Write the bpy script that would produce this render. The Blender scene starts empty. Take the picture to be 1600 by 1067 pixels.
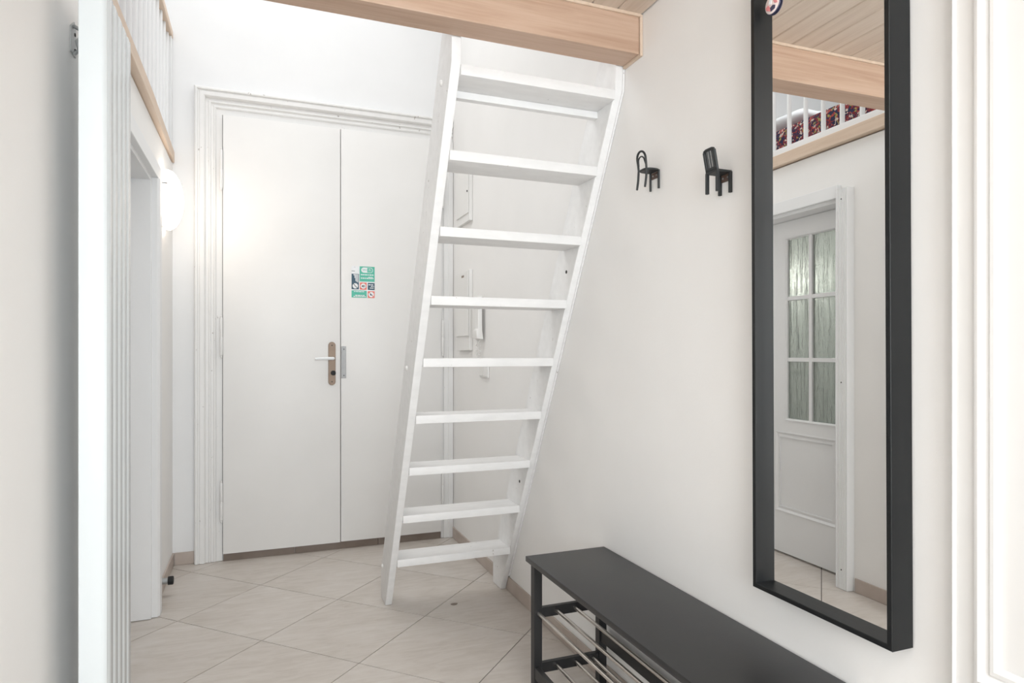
import bpy, bmesh, math, random
from mathutils import Vector, Matrix

random.seed(7)
R = math.radians
scene = bpy.context.scene
COL = scene.collection

# ------------------------------------------------------------------ camera
# X runs across the hall, Y along it towards the entrance door, Z up (metres).
cam_data = bpy.data.cameras.new('camera')
cam_data.sensor_fit = 'HORIZONTAL'
cam_data.sensor_width = 36.0
cam_data.lens = 36.0 * 1014.0 / 1600.0
cam_data.shift_y = 17.7 / 1600.0
cam_data.clip_start = 0.02
cam = bpy.data.objects.new('camera', cam_data)
COL.objects.link(cam)
cam.location = (0.0, 0.0, 1.2)
cam.rotation_euler = (R(90), 0, R(-21.23))
scene.camera = cam

# ------------------------------------------------------------------ colour management
vs = scene.view_settings
scene.display_settings.display_device = 'sRGB'
vs.view_transform = 'Standard'
vs.look = 'None'
vs.gamma = 1.0
vs.use_curve_mapping = False
vs.exposure = 0.80

# ------------------------------------------------------------------ world + daylight
world = bpy.data.worlds.new('world')
scene.world = world
world.use_nodes = True
wb = world.node_tree.nodes['Background']
wb.inputs[0].default_value = (0.80, 0.90, 1.0, 1)
wb.inputs[1].default_value = 0.6


def area_light(name, loc, rot, sx, sy, power, color):
    d = bpy.data.lights.new(name, 'AREA')
    d.shape = 'RECTANGLE'
    d.size, d.size_y = sx, sy
    d.energy = power
    d.color = color
    o = bpy.data.objects.new(name, d)
    COL.objects.link(o)
    o.location = loc
    o.rotation_euler = rot
    return o


# daylight from the room the photographer stands in (window in the rear wall)
area_light('rear_window_daylight', (0.30, -1.55, 1.45), (R(90), 0, 0), 1.3, 1.5, 36, (0.89, 0.955, 1.0))
# added area lights that brighten the tall space above the ladder and gallery
area_light('upper_space_light', (0.1, 3.0, 3.84), (0, 0, 0), 1.6, 1.6, 14, (0.96, 0.985, 1.0))
area_light('gallery_light', (-1.4, 1.6, 3.84), (0, 0, 0), 1.2, 2.4, 13, (0.96, 0.985, 1.0))


# ------------------------------------------------------------------ node materials
def new_mat(name):
    m = bpy.data.materials.new(name)
    m.use_nodes = True
    nt = m.node_tree
    b = nt.nodes['Principled BSDF']
    return m, nt, b


def N(nt, t, **kw):
    n = nt.nodes.new(t)
    for k, v in kw.items():
        setattr(n, k, v)
    return n


def coords(nt, scale=(1, 1, 1), rnd=0.0, rot=(0, 0, 0)):
    tc = N(nt, 'ShaderNodeTexCoord')
    mp = N(nt, 'ShaderNodeMapping')
    mp.inputs['Scale'].default_value = scale
    mp.inputs['Rotation'].default_value = rot
    if rnd:
        oi = N(nt, 'ShaderNodeObjectInfo')
        mu = N(nt, 'ShaderNodeMath', operation='MULTIPLY')
        mu.inputs[1].default_value = rnd
        nt.links.new(oi.outputs['Random'], mu.inputs[0])
        ad = N(nt, 'ShaderNodeVectorMath', operation='ADD')
        nt.links.new(tc.outputs['Object'], ad.inputs[0])
        nt.links.new(mu.outputs[0], ad.inputs[1])
        nt.links.new(ad.outputs[0], mp.inputs[0])
    else:
        nt.links.new(tc.outputs['Object'], mp.inputs[0])
    return mp.outputs[0]


def ramp(nt, fac, stops):
    r = N(nt, 'ShaderNodeValToRGB')
    el = r.color_ramp.elements
    while len(el) < len(stops):
        el.new(0.5)
    for e, (p, c) in zip(el, stops):
        e.position = p
        e.color = (*c, 1)
    nt.links.new(fac, r.inputs[0])
    return r.outputs[0]


def bump(nt, b, h, strength, dist=0.002):
    n = N(nt, 'ShaderNodeBump')
    n.inputs['Strength'].default_value = strength
    n.inputs['Distance'].default_value = dist
    nt.links.new(h, n.inputs['Height'])
    nt.links.new(n.outputs[0], b.inputs['Normal'])


def noise(nt, vec, scale, detail=4, rough=0.55, dist=0.0):
    n = N(nt, 'ShaderNodeTexNoise')
    n.inputs['Scale'].default_value = scale
    n.inputs['Detail'].default_value = detail
    n.inputs['Roughness'].default_value = rough
    n.inputs['Distortion'].default_value = dist
    nt.links.new(vec, n.inputs['Vector'])
    return n.outputs[0]


def paint(name, col, var=0.02, rough=0.5, bscale=60, bstr=0.15, scale=(1, 1, 1), rnd=0.0, nscale=3.0, spec=0.5):
    m, nt, b = new_mat(name)
    v = coords(nt, scale, rnd)
    f = noise(nt, v, nscale)
    lo = tuple(max(0, c - var) for c in col)
    hi = tuple(min(1, c + var) for c in col)
    nt.links.new(ramp(nt, f, [(0.3, lo), (0.7, hi)]), b.inputs['Base Color'])
    b.inputs['Roughness'].default_value = rough
    b.inputs['Specular IOR Level'].default_value = spec
    if bstr:
        bump(nt, b, noise(nt, v, bscale), bstr)
    return m


def wood(name, axis, stops, rough=0.5, rnd=7.0):
    m, nt, b = new_mat(name)
    sc = [9, 9, 9]
    sc[axis] = 0.55
    v = coords(nt, tuple(sc), rnd)
    f1 = noise(nt, v, 2.2, 6, 0.6, 1.1)
    sc2 = [60, 60, 60]
    sc2[axis] = 1.5
    v2 = coords(nt, tuple(sc2), rnd)
    f2 = noise(nt, v2, 2.0, 3)
    mx = N(nt, 'ShaderNodeMix', data_type='FLOAT')
    mx.inputs[0].default_value = 0.32
    nt.links.new(f1, mx.inputs[2])
    nt.links.new(f2, mx.inputs[3])
    base = ramp(nt, mx.outputs[0], stops)
    # knots
    sk = [5, 5, 5]
    sk[axis] = 1.6
    vk = coords(nt, tuple(sk), rnd)
    vo = N(nt, 'ShaderNodeTexVoronoi')
    vo.inputs['Scale'].default_value = 1.0
    nt.links.new(vk, vo.inputs['Vector'])
    kf = ramp(nt, vo.outputs['Distance'], [(0.05, (1, 1, 1)), (0.11, (0, 0, 0))])
    mc = N(nt, 'ShaderNodeMix', data_type='RGBA')
    mc.inputs[7].default_value = (*[c * 0.62 for c in stops[0][1]], 1)
    nt.links.new(kf, mc.inputs[0])
    nt.links.new(base, mc.inputs[6])
    nt.links.new(mc.outputs[2], b.inputs['Base Color'])
    b.inputs['Roughness'].default_value = rough
    bump(nt, b, f2, 0.12, 0.001)
    return m


def plain(name, col, rough=0.5, metal=0.0, var=0.0, emis=None):
    m, nt, b = new_mat(name)
    v = coords(nt)
    f = noise(nt, v, 25)
    var = var or max(col) * 0.06
    lo = tuple(max(0, c - var) for c in col)
    hi = tuple(min(1, c + var) for c in col)
    nt.links.new(ramp(nt, f, [(0.3, lo), (0.7, hi)]), b.inputs['Base Color'])
    b.inputs['Roughness'].default_value = rough
    b.inputs['Metallic'].default_value = metal
    return m


def chipped(m, col, thr=0.70, scale=38):
    nt = m.node_tree
    b = nt.nodes['Principled BSDF']
    src = b.inputs['Base Color'].links[0].from_socket
    f = noise(nt, coords(nt, (1, 1, 0.6)), scale, 6, 0.7)
    k = ramp(nt, f, [(thr, (0, 0, 0)), (thr + 0.03, (1, 1, 1))])
    mx = N(nt, 'ShaderNodeMix', data_type='RGBA')
    mx.inputs[7].default_value = (*col, 1)
    nt.links.new(k, mx.inputs[0])
    nt.links.new(src, mx.inputs[6])
    nt.links.new(mx.outputs[2], b.inputs['Base Color'])


M = {}
M['wall'] = paint('wall_plaster', (0.89, 0.873, 0.853), 0.012, 0.75, 120, 0.10)
M['wall_back'] = paint('wall_plaster_back', (0.85, 0.85, 0.85), 0.012, 0.75, 120, 0.10)
M['wall_grey'] = paint('wall_pale_grey', (0.70, 0.725, 0.735), 0.02, 0.8, 80, 0.10)
M['ceil'] = paint('ceiling_paint', (0.87, 0.87, 0.87), 0.01, 0.8, 80, 0.08)
M['door'] = paint('door_paint', (0.82, 0.805, 0.785), 0.018, 0.42, 45, 0.06, nscale=2.2)
M['casing'] = paint('casing_old_paint', (0.82, 0.81, 0.795), 0.014, 0.45, 35, 0.10, scale=(3, 3, 1), nscale=4)
M['ladder'] = paint('ladder_paint', (0.83, 0.82, 0.81), 0.03, 0.5, 40, 0.15, scale=(2, 6, 6), nscale=5)
chipped(M['ladder'], (0.42, 0.38, 0.34), 0.675)
chipped(M['casing'], (0.40, 0.36, 0.33), 0.665, 30)
M['gloss'] = paint('gloss_white', (0.72, 0.755, 0.765), 0.004, 0.14, 40, 0.0)
M['trim_white'] = paint('trim_white', (0.84, 0.84, 0.84), 0.01, 0.4, 60, 0.05)
M['plastic'] = paint('white_plastic', (0.84, 0.825, 0.80), 0.008, 0.35, 60, 0.03)
M['black'] = paint('black_lacquer', (0.017, 0.017, 0.018), 0.003, 0.42, 300, 0.08)
M['black_top'] = paint('black_bench_top', (0.019, 0.019, 0.020), 0.003, 0.36, 260, 0.06)
M['black_frame'] = paint('black_mirror_frame', (0.008, 0.009, 0.0098), 0.0015, 0.38, 300, 0.02, spec=0.35)
M['hook'] = paint('black_cast_plastic', (0.02, 0.022, 0.023), 0.004, 0.5, 200, 0.1)
M['rubber'] = plain('black_rubber', (0.012, 0.012, 0.012), 0.7)
M['steel'] = plain('brushed_steel', (0.62, 0.58, 0.54), 0.28, 1.0)
M['zinc'] = plain('zinc_plate', (0.36, 0.36, 0.36), 0.5, 0.7)
M['greymetal'] = plain('grey_metal', (0.42, 0.43, 0.43), 0.5, 0.6)
M['bronze'] = plain('brown_handle_plate', (0.23, 0.165, 0.12), 0.42, 0.35)
M['dark'] = plain('dark_hole', (0.02, 0.017, 0.015), 0.8)
M['copper'] = plain('brown_mount_plate', (0.09, 0.05, 0.035), 0.5)
M['grout'] = paint('grout', (0.13, 0.11, 0.10), 0.02, 0.9, 200, 0.2)
M['skirt'] = paint('skirting_stone', (0.50, 0.425, 0.375), 0.05, 0.5, 60, 0.1, rnd=5.0, nscale=6)
M['thresh'] = paint('threshold_stone', (0.21, 0.165, 0.135), 0.03, 0.55, 60, 0.1, rnd=5.0, nscale=6)
M['beam'] = wood('beam_wood', 0, [(0.28, (0.42, 0.265, 0.18)), (0.5, (0.54, 0.37, 0.27)), (0.72, (0.62, 0.45, 0.345))])
M['plank'] = wood('plank_wood', 1, [(0.28, (0.54, 0.43, 0.345)), (0.5, (0.65, 0.54, 0.45)), (0.72, (0.71, 0.61, 0.52))])
M['trimwood'] = wood('trim_wood', 1, [(0.28, (0.60, 0.45, 0.33)), (0.5, (0.68, 0.53, 0.41)), (0.72, (0.73, 0.59, 0.47))])
M['fabric'] = paint('white_bedding', (0.80, 0.82, 0.84), 0.02, 0.9, 90, 0.3)
M['teal'] = plain('sticker_green', (0.10, 0.50, 0.37), 0.5)
M['navy'] = plain('sticker_navy', (0.045, 0.10, 0.145), 0.5)
M['coral'] = plain('sticker_red', (0.80, 0.20, 0.15), 0.5)
M['white'] = plain('sticker_white', (0.85, 0.86, 0.87), 0.5)
M['pink'] = plain('badge_pink', (0.72, 0.25, 0.26), 0.3)
M['badge_dark'] = plain('badge_navy', (0.05, 0.05, 0.10), 0.3)
M['cream'] = plain('badge_cream', (0.85, 0.72, 0.68), 0.3)

# floor tile: pale stone with soft diagonal veins, roughly one tone per tile
m, nt, b = new_mat('floor_tile')
v = coords(nt, (1, 1, 1), 9.0)
va = coords(nt, (3.0, 14.0, 1.0), 9.0, (0, 0, R(28)))
f1 = noise(nt, va, 2.2, 8, 0.62, 0.9)
f2 = noise(nt, v, 3.0, 5, 0.6)
mx = N(nt, 'ShaderNodeMix', data_type='FLOAT')
mx.inputs[0].default_value = 0.4
nt.links.new(f1, mx.inputs[2])
nt.links.new(f2, mx.inputs[3])
c = ramp(nt, mx.outputs[0], [(0.28, (0.48, 0.425, 0.372)), (0.50, (0.59, 0.537, 0.488)), (0.72, (0.665, 0.62, 0.58))])
nt.links.new(c, b.inputs['Base Color'])
b.inputs['Roughness'].default_value = 0.38
bump(nt, b, f1, 0.08, 0.001)
M['tile'] = m

# mirror glass
m, nt, b = new_mat('mirror_glass')
v = coords(nt)
nt.links.new(ramp(nt, noise(nt, v, 2), [(0.0, (0.955, 0.955, 0.945)), (1.0, (0.97, 0.97, 0.96))]), b.inputs['Base Color'])
b.inputs['Metallic'].default_value = 1.0
b.inputs['Roughness'].default_value = 0.0
M['mirror'] = m

# rippled door glass
m, nt, b = new_mat('rippled_glass')
b.inputs['Base Color'].default_value = (0.55, 0.60, 0.55, 1)
b.inputs['Transmission Weight'].default_value = 0.75
b.inputs['Roughness'].default_value = 0.10
b.inputs['IOR'].default_value = 1.5
v = coords(nt, (1, 9, 1.1))
v2 = coords(nt, (1, 1, 1))
f = noise(nt, v, 3.2, 3, 0.5, 0.6)
g = noise(nt, v2, 160, 2)
mx = N(nt, 'ShaderNodeMix', data_type='FLOAT')
mx.inputs[0].default_value = 0.12
nt.links.new(f, mx.inputs[2])
nt.links.new(g, mx.inputs[3])
bump(nt, b, mx.outputs[0], 0.9, 0.02)
M['glass'] = m

# lamp shade
m, nt, b = new_mat('lamp_opal_glass')
b.inputs['Base Color'].default_value = (0.95, 0.93, 0.9, 1)
b.inputs['Emission Color'].default_value = (1.0, 0.89, 0.77, 1)
b.inputs['Emission Strength'].default_value = 3.7
b.inputs['Roughness'].default_value = 0.25
M['lamp'] = m
m, nt, b = new_mat('globe_lamp_glow')
b.inputs['Emission Color'].default_value = (1.0, 0.97, 0.93, 1)
b.inputs['Emission Strength'].default_value = 115.0
M['lamp3'] = m
m, nt, b = new_mat('ceiling_lamp_glow')
b.inputs['Emission Color'].default_value = (0.95, 0.98, 1.0, 1)
b.inputs['Emission Strength'].default_value = 19.0
M['lamp2'] = m

# persian carpet
m, nt, b = new_mat('persian_carpet')
v = coords(nt, (1, 1, 1))
vo = N(nt, 'ShaderNodeTexVoronoi')
vo.inputs['Scale'].default_value = 62
nt.links.new(v, vo.inputs['Vector'])
vo2 = N(nt, 'ShaderNodeTexVoronoi', feature='F2')
vo2.inputs['Scale'].default_value = 120
nt.links.new(v, vo2.inputs['Vector'])
sep = N(nt, 'ShaderNodeSeparateColor')
nt.links.new(vo.outputs['Color'], sep.inputs[0])
r1 = N(nt, 'ShaderNodeValToRGB')
r1.color_ramp.interpolation = 'CONSTANT'
el = r1.color_ramp.elements
for p, cc in [(0.22, (0.02, 0.022, 0.06)), (0.42, (0.38, 0.06, 0.05)), (0.66, (0.24, 0.035, 0.035)), (0.78, (0.62, 0.50, 0.42)), (0.93, (0.34, 0.28, 0.08))]:
    e = el.new(p)
    e.color = (*cc, 1)
el[0].color = (0.22, 0.02, 0.02, 1)
nt.links.new(sep.outputs[0], r1.inputs[0])
r2 = ramp(nt, vo2.outputs['Distance'], [(0.72, (0, 0, 0)), (0.80, (1, 1, 1))])
mc = N(nt, 'ShaderNodeMix', data_type='RGBA')
mc.inputs[7].default_value = (0.02, 0.018, 0.05, 1)
nt.links.new(r2, mc.inputs[0])
nt.links.new(r1.outputs[0], mc.inputs[6])
nt.links.new(mc.outputs[2], b.inputs['Base Color'])
b.inputs['Roughness'].default_value = 0.95
M['rug'] = m


# ------------------------------------------------------------------ mesh helpers
class B:
    """collects shapes (world coordinates) into one bmesh"""

    def __init__(self):
        self.bm = bmesh.new()

    def faces(self, vs_, fs):
        v = [self.bm.verts.new(p) for p in vs_]
        for f in fs:
            self.bm.faces.new([v[i] for i in f])
        return self

    def box(self, x0, x1, y0, y1, z0, z1):
        p = [(x, y, z) for x in (x0, x1) for y in (y0, y1) for z in (z0, z1)]
        return self.faces(p, [(0, 1, 3, 2), (4, 6, 7, 5), (0, 4, 5, 1), (2, 3, 7, 6), (0, 2, 6, 4), (1, 5, 7, 3)])

    def prism(self, poly, a0, a1, mp):
        """poly [(u,v)] extruded a0..a1; mp(u,v,a)->xyz"""
        n = len(poly)
        p = [mp(u, v_, a0) for u, v_ in poly] + [mp(u, v_, a1) for u, v_ in poly]
        fs = [tuple(range(n - 1, -1, -1)), tuple(range(n, 2 * n))]
        fs += [(i, (i + 1) % n, n + (i + 1) % n, n + i) for i in range(n)]
        return self.faces(p, fs)

    def sweep(self, path, prof, mp, closed=False):
        """mitred sweep: path [(u,v)], profile [(inset,height)], inset to the RIGHT of travel"""
        n = len(path)
        P = [Vector(q) for q in path]
        rings = []
        for i in range(n):
            dirs = []
            if closed or i > 0:
                dirs.append((P[i] - P[i - 1]).normalized())
            if closed or i < n - 1:
                dirs.append((P[(i + 1) % n] - P[i]).normalized())
            nr = [Vector((d.y, -d.x)) for d in dirs]
            if len(nr) == 2:
                mv = nr[0] + nr[1]
                mv = mv / mv.dot(nr[0])
            else:
                mv = nr[0]
            rings.append([mp(P[i].x + mv.x * a, P[i].y + mv.y * a, h) for a, h in prof])
        k = len(prof)
        vs_ = [q for r in rings for q in r]
        fs = []
        for i in range(n if closed else n - 1):
            j = (i + 1) % n
            for a in range(k):
                c_ = (a + 1) % k
                fs.append((i * k + a, i * k + c_, j * k + c_, j * k + a))
        if not closed:
            fs.append(tuple(range(k)))
            fs.append(tuple(range((n - 1) * k, n * k))[::-1])
        return self.faces(vs_, fs)

    def tube(self, path, r, seg=10, cap=True):
        P = [Vector(p) for p in path]
        n = len(P)
        rr = r if isinstance(r, (list, tuple)) else [r] * n
        up = None
        vs_ = []
        for i in range(n):
            t = (P[min(i + 1, n - 1)] - P[max(i - 1, 0)]).normalized()
            if up is None:
                up = Vector((0, 0, 1)) if abs(t.z) < 0.9 else Vector((1, 0, 0))
            s = t.cross(up).normalized()
            up = s.cross(t).normalized()
            for k in range(seg):
                a = 2 * math.pi * k / seg
                vs_.append(P[i] + (s * math.cos(a) + up * math.sin(a)) * rr[i])
        fs = []
        for i in range(n - 1):
            for k in range(seg):
                l = (k + 1) % seg
                fs.append((i * seg + k, i * seg + l, (i + 1) * seg + l, (i + 1) * seg + k))
        if cap:
            fs.append(tuple(range(seg))[::-1])
            fs.append(tuple(range((n - 1) * seg, n * seg)))
        return self.faces(vs_, fs)

    def lathe(self, prof, mp, seg=24):
        """prof [(r,h)], mp(a,b,h)->xyz with (a,b) in the turning plane"""
        n = len(prof)
        vs_ = []
        for r_, h_ in prof:
            for k in range(seg):
                a = 2 * math.pi * k / seg
                vs_.append(mp(max(r_, 1e-5) * math.cos(a), max(r_, 1e-5) * math.sin(a), h_))
        fs = [(i * seg + k, i * seg + (k + 1) % seg, (i + 1) * seg + (k + 1) % seg, (i + 1) * seg + k)
              for i in range(n - 1) for k in range(seg)]
        fs.append(tuple(range(seg))[::-1])
        fs.append(tuple(range((n - 1) * seg, n * seg)))
        return self.faces(vs_, fs)

    def bevel(self, w, seg=2):
        self.bm.normal_update()
        bmesh.ops.recalc_face_normals(self.bm, faces=self.bm.faces[:])
        ed = [e for e in self.bm.edges if len(e.link_faces) == 2 and e.calc_face_angle(0) > 0.5]
        bmesh.ops.bevel(self.bm, geom=ed, offset=w, segments=seg, affect='EDGES', profile=0.6, clamp_overlap=True)
        return self


def wloc(o):
    v_ = Vector((0, 0, 0))
    while o:
        v_ += Vector(o.location)
        o = o.parent
    return v_


def obj(name, b_, mat, parent=None, smooth=None, loc=None):
    """link a builder as one mesh; builder coordinates are world coordinates"""
    bm = b_.bm
    bmesh.ops.recalc_face_normals(bm, faces=bm.faces[:])
    base = wloc(parent) if parent else Vector((0, 0, 0))
    own = Vector(loc) if loc is not None else base
    for v_ in bm.verts:
        v_.co -= own
    me = bpy.data.meshes.new(name)
    bm.to_mesh(me)
    bm.free()
    me.materials.append(M[mat])
    if smooth:
        for p in me.polygons:
            p.use_smooth = True
        try:
            me.set_sharp_from_angle(angle=R(smooth))
        except Exception:
            pass
    o = bpy.data.objects.new(name, me)
    COL.objects.link(o)
    o.parent = parent
    o.location = own - base
    return o


def empty(name, loc):
    o = bpy.data.objects.new(name, None)
    o.empty_display_size = 0.05
    COL.objects.link(o)
    o.location = loc
    return o


def tag(o, label, cat, group=None, kind=None):
    o['label'] = label
    o['category'] = cat
    if group:
        o['group'] = group
    if kind:
        o['kind'] = kind
    return o


def XYZ(x, y, z):
    return (x, y, z)


# ------------------------------------------------------------------ room dimensions
XL, XR = -0.46, 1.175          # hall side walls
YB, YF = 4.11, -1.60           # entrance wall, wall behind the photographer
ZC = 3.90                      # high ceiling
ZG = 2.335                     # gallery / loft floor level
XO = -2.20                     # far wall of the gallery side
ZP = 2.312                     # underside of the loft planks
DY0, DY1, DZ = 2.545, 3.33, 2.00   # glazed door opening in the left wall
XW = -0.64                     # back face of the left wall

# ------------------------------------------------------------------ structure: shell
fl = obj('floor', B().box(XO, XR + 0.1, YF, YB + 0.1, -0.05, -0.003), 'grout')
tag(fl, 'pale beige stone tile floor laid diagonally through the hall', 'floor', kind='structure')

# floor tiles, clipped to the hall
TS, TA, GX, GY = 0.4928, R(-44.7), 0.3532, 3.2502


def clip(poly, x0, x1, y0, y1):
    def cut(pl, inside, inter):
        out = []
        for i in range(len(pl)):
            a, b_ = pl[i - 1], pl[i]
            ia, ib = inside(a), inside(b_)
            if ib:
                if not ia:
                    out.append(inter(a, b_))
                out.append(b_)
            elif ia:
                out.append(inter(a, b_))
        return out
    for ax, lim, sg in ((0, x0, 1), (0, x1, -1), (1, y0, 1), (1, y1, -1)):
        if not poly:
            return []
        poly = cut(poly, lambda p: (p[ax] - lim) * sg >= 0,
                   lambda a, b_: tuple(a[k] + (b_[k] - a[k]) * (lim - a[ax]) / (b_[ax] - a[ax]) for k in (0, 1)))
    return poly


ca, sa = math.cos(TA), math.sin(TA)
full = None
for i in range(-9, 13):
    for j in range(-9, 13):
        g = 0.0019
        q = []
        for du, dv in ((g, g), (TS - g, g), (TS - g, TS - g), (g, TS - g)):
            u, v_ = i * TS + du, j * TS + dv
            q.append((GX + u * ca - v_ * sa, GY + u * sa + v_ * ca))
        cl = clip(q, XW, XR, YF, YB)
        if len(cl) < 3:
            continue
        ar = 0.5 * abs(sum(cl[k - 1][0] * cl[k][1] - cl[k][0] * cl[k - 1][1] for k in range(len(cl))))
        if ar < 0.0008:
            continue
        cx = sum(p[0] for p in cl) / len(cl)
        cy = sum(p[1] for p in cl) / len(cl)
        if ar > TS * TS * 0.985 and full:
            t = bpy.data.objects.new('tile', full)
            COL.objects.link(t)
            t.parent = fl
            t.location = (cx, cy, 0)
        else:
            t = obj('tile', B().prism(cl, -0.004, 0.0, XYZ), 'tile', fl, loc=(cx, cy, 0))
            if ar > TS * TS * 0.985:
                full = t.data

w = obj('wall_right', B().box(XR, XR + 0.12, YF, YB + 0.1, 0, ZC), 'wall')
tag(w, 'plain white plaster wall carrying the tall mirror', 'wall', kind='structure')
w = obj('wall_back', B().box(XO, XR, YB, YB + 0.1, 0, ZC), 'wall_back')
tag(w, 'high white wall around the double entrance door', 'wall', kind='structure')
b_ = B().box(XW, XL, YF, DY0, 0, ZG - 0.07).box(XW, XL, DY1, YB, 0, ZG - 0.07).box(XW, XL, DY0, DY1, DZ, ZG - 0.07)
w = obj('wall_left', b_, 'wall')
tag(w, 'white plaster wall below the gallery with the glazed door', 'wall', kind='structure')
w = obj('wall_gallery', B().box(XO - 0.1, XO, YF, YB + 0.1, 0, ZC), 'wall_grey')
tag(w, 'pale grey wall at the back of the gallery', 'wall', kind='structure')
b_ = B().box(XO, -0.35, YF - 0.1, YF, 0, ZC).box(0.95, XR, YF - 0.1, YF, 0, ZC).box(-0.35, 0.95, YF - 0.1, YF, 0, 0.7).box(-0.35, 0.95, YF - 0.1, YF, 2.2, ZC)
w = obj('wall_front', b_, 'wall')
tag(w, 'white wall with a window behind the photographer', 'wall', kind='structure')
w = obj('ceiling', B().box(XO, XR, YF, YB, ZC, ZC + 0.1), 'ceil')
tag(w, 'plain white high ceiling over hall and gallery', 'ceiling', kind='structure')
w = obj('floor_gallery', B().box(XO, XL - 0.02, YF, YB, ZG - 0.07, ZG), 'trim_white')
tag(w, 'gallery floor deck above the glazed door', 'floor', kind='structure')

# gallery edge trim (pale wood fascia)
w = obj('trim_1', B().prism([(XL - 0.02, 1.94), (-0.425, 1.94), (-0.432, 3.2), (-0.450, YB), (XL - 0.02, YB)], ZG - 0.062, ZG, XYZ).bevel(0.002, 1), 'trimwood')
tag(w, 'pale wooden fascia strip along the gallery edge', 'trim', kind='structure')

# ------------------------------------------------------------------ loft platform: planks + beam
lp = empty('ceiling_loft', (0.36, 0.1, ZP))
tag(lp, 'pale wooden plank underside of the sleeping loft', 'ceiling', kind='structure')
PW = 0.0925
prof = [(0.0006, 0.018), (0.0006, 0.004), (0.0046, 0), (PW - 0.0046, 0), (PW - 0.0006, 0.004), (PW - 0.0006, 0.018)]
pm = None
npl = 18
for k in range(npl):
    x0 = XR - 0.003 - (k + 1) * PW
    if pm is None:
        o = obj('plank', B().prism(prof, YF, 1.838, lambda u, v_, a: (u + x0, a, v_ + ZP)), 'plank', lp, loc=(x0, 0, ZP))
        pm = o.data
    else:
        o = bpy.data.objects.new('plank', pm)
        COL.objects.link(o)
        o.parent = lp
        o.location = Vector((x0, 0, ZP)) - wloc(lp)
obj('loft_deck', B().box(XL - 0.02, XR, YF, 1.93, ZP + 0.019, 2.40), 'plank', lp)

bmz = B().box(XL - 0.02, XR - 0.012, 1.838, 1.938, 2.182, ZP + 0.012).bevel(0.003, 2)
o = empty('support_beam', (0.36, 1.888, 2.182))
tag(o, 'thick honey coloured wooden beam carrying the loft edge', 'beam')
obj('beam_body', bmz, 'beam', o)
obj('end_strip', B().box(XR - 0.011, XR - 0.001, 1.834, 1.942, 2.176, ZP), 'trimwood', o)
obj('edge_strip', B().box(XL, XR - 0.012, 1.830, 1.8375, ZP - 0.010, ZP - 0.0005), 'trimwood', o)

# ------------------------------------------------------------------ skirting
def skirting(name, label, p0, p1, nrm, pieces):
    """row of stone skirting tiles from p0 to p1, thickness along nrm"""
    e = empty(name, (p0[0], p0[1], 0))
    tag(e, label, 'baseboard', kind='structure')
    L = (Vector(p1) - Vector(p0)).length
    d = (Vector(p1) - Vector(p0)).normalized()
    n_ = Vector(nrm)
    t_ = 0.008
    for a, c_ in pieces:
        a_, c2 = a + 0.0008, min(c_, L) - 0.0008
        q = [Vector(p0) + d * a_, Vector(p0) + d * c2, Vector(p0) + d * c2 + n_ * t_, Vector(p0) + d * a_ + n_ * t_]
        obj('skirting_tile', B().prism([(v_.x, v_.y) for v_ in q], 0.0005, 0.070, XYZ).bevel(0.0012, 1), 'skirt', e)


def split(L, first, step=0.49):
    out, a, c_ = [], 0.0, first
    while a < L - 0.01:
        out.append((a, min(c_, L)))
        a, c_ = c_, c_ + step
    return out


skirting('baseboard_right', 'beige stone skirting along the mirror wall', (XR, 4.07), (XR, 0.81), (-1, 0), split(3.26, 0.30))
skirting('baseboard_left', 'beige stone skirting between glazed door and entrance wall', (XL, YB), (XL, 3.43), (1, 0), split(0.68, 0.42))
skirting('baseboard_hall', 'beige stone skirting beside the fluted casing', (XL, 2.450), (XL, YF), (1, 0), split(3.9, 0.35))
skirting('baseboard_back', 'short beige stone skirting left of the entrance door', (XL + 0.009, YB), (-0.349, YB), (0, -1), [(0, 0.2)])

# ------------------------------------------------------------------ door_1: double entrance door
d1 = empty('door_1', (0.41, YB, 0))
tag(d1, 'white double leaf entrance door with brown handle plate', 'door', kind='structure')
mpb = lambda u, v_, h: (u, YB - h, v_)
cprof = [(0, 0), (0, 0.030), (0.003, 0.040), (0.009, 0.044), (0.017, 0.044), (0.021, 0.036), (0.027, 0.036), (0.031, 0.041),
         (0.050, 0.041), (0.056, 0.036), (0.060, 0.024), (0.074, 0.024), (0.078, 0.030), (0.084, 0.030), (0.088, 0.022), (0.098, 0.022),
         (0.103, 0.027), (0.110, 0.025), (0.116, 0.018), (0.146, 0.016), (0.146, 0)]
obj('casing', B().sweep([(-0.348, 0.002), (-0.348, 2.718), (XR - 0.002, 2.718)], cprof, mpb), 'casing', d1, 30)
obj('casing', B().sweep([(XR - 0.003, 2.57), (XR - 0.003, 0.002)],
                        [(0, 0), (0, 0.034), (0.03, 0.036), (0.034, 0.030), (0.060, 0.030), (0.064, 0.022), (0.078, 0.02), (0.078, 0)], mpb), 'casing', d1, 30)
leafL = obj('door_leaf', B().box(-0.1975, 0.4565, 4.064, 4.104, 0.046, 2.564).bevel(0.0025, 2), 'door', d1, 35)
leafR = obj('door_leaf', B().box(0.4605, 1.0915, 4.066, 4.104, 0.048, 2.567).bevel(0.0025, 2), 'door', d1, 35)
obj('backing', B().box(-0.20, 1.095, 4.105, YB - 0.0005, 0.047, 2.57), 'dark', d1)

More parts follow.
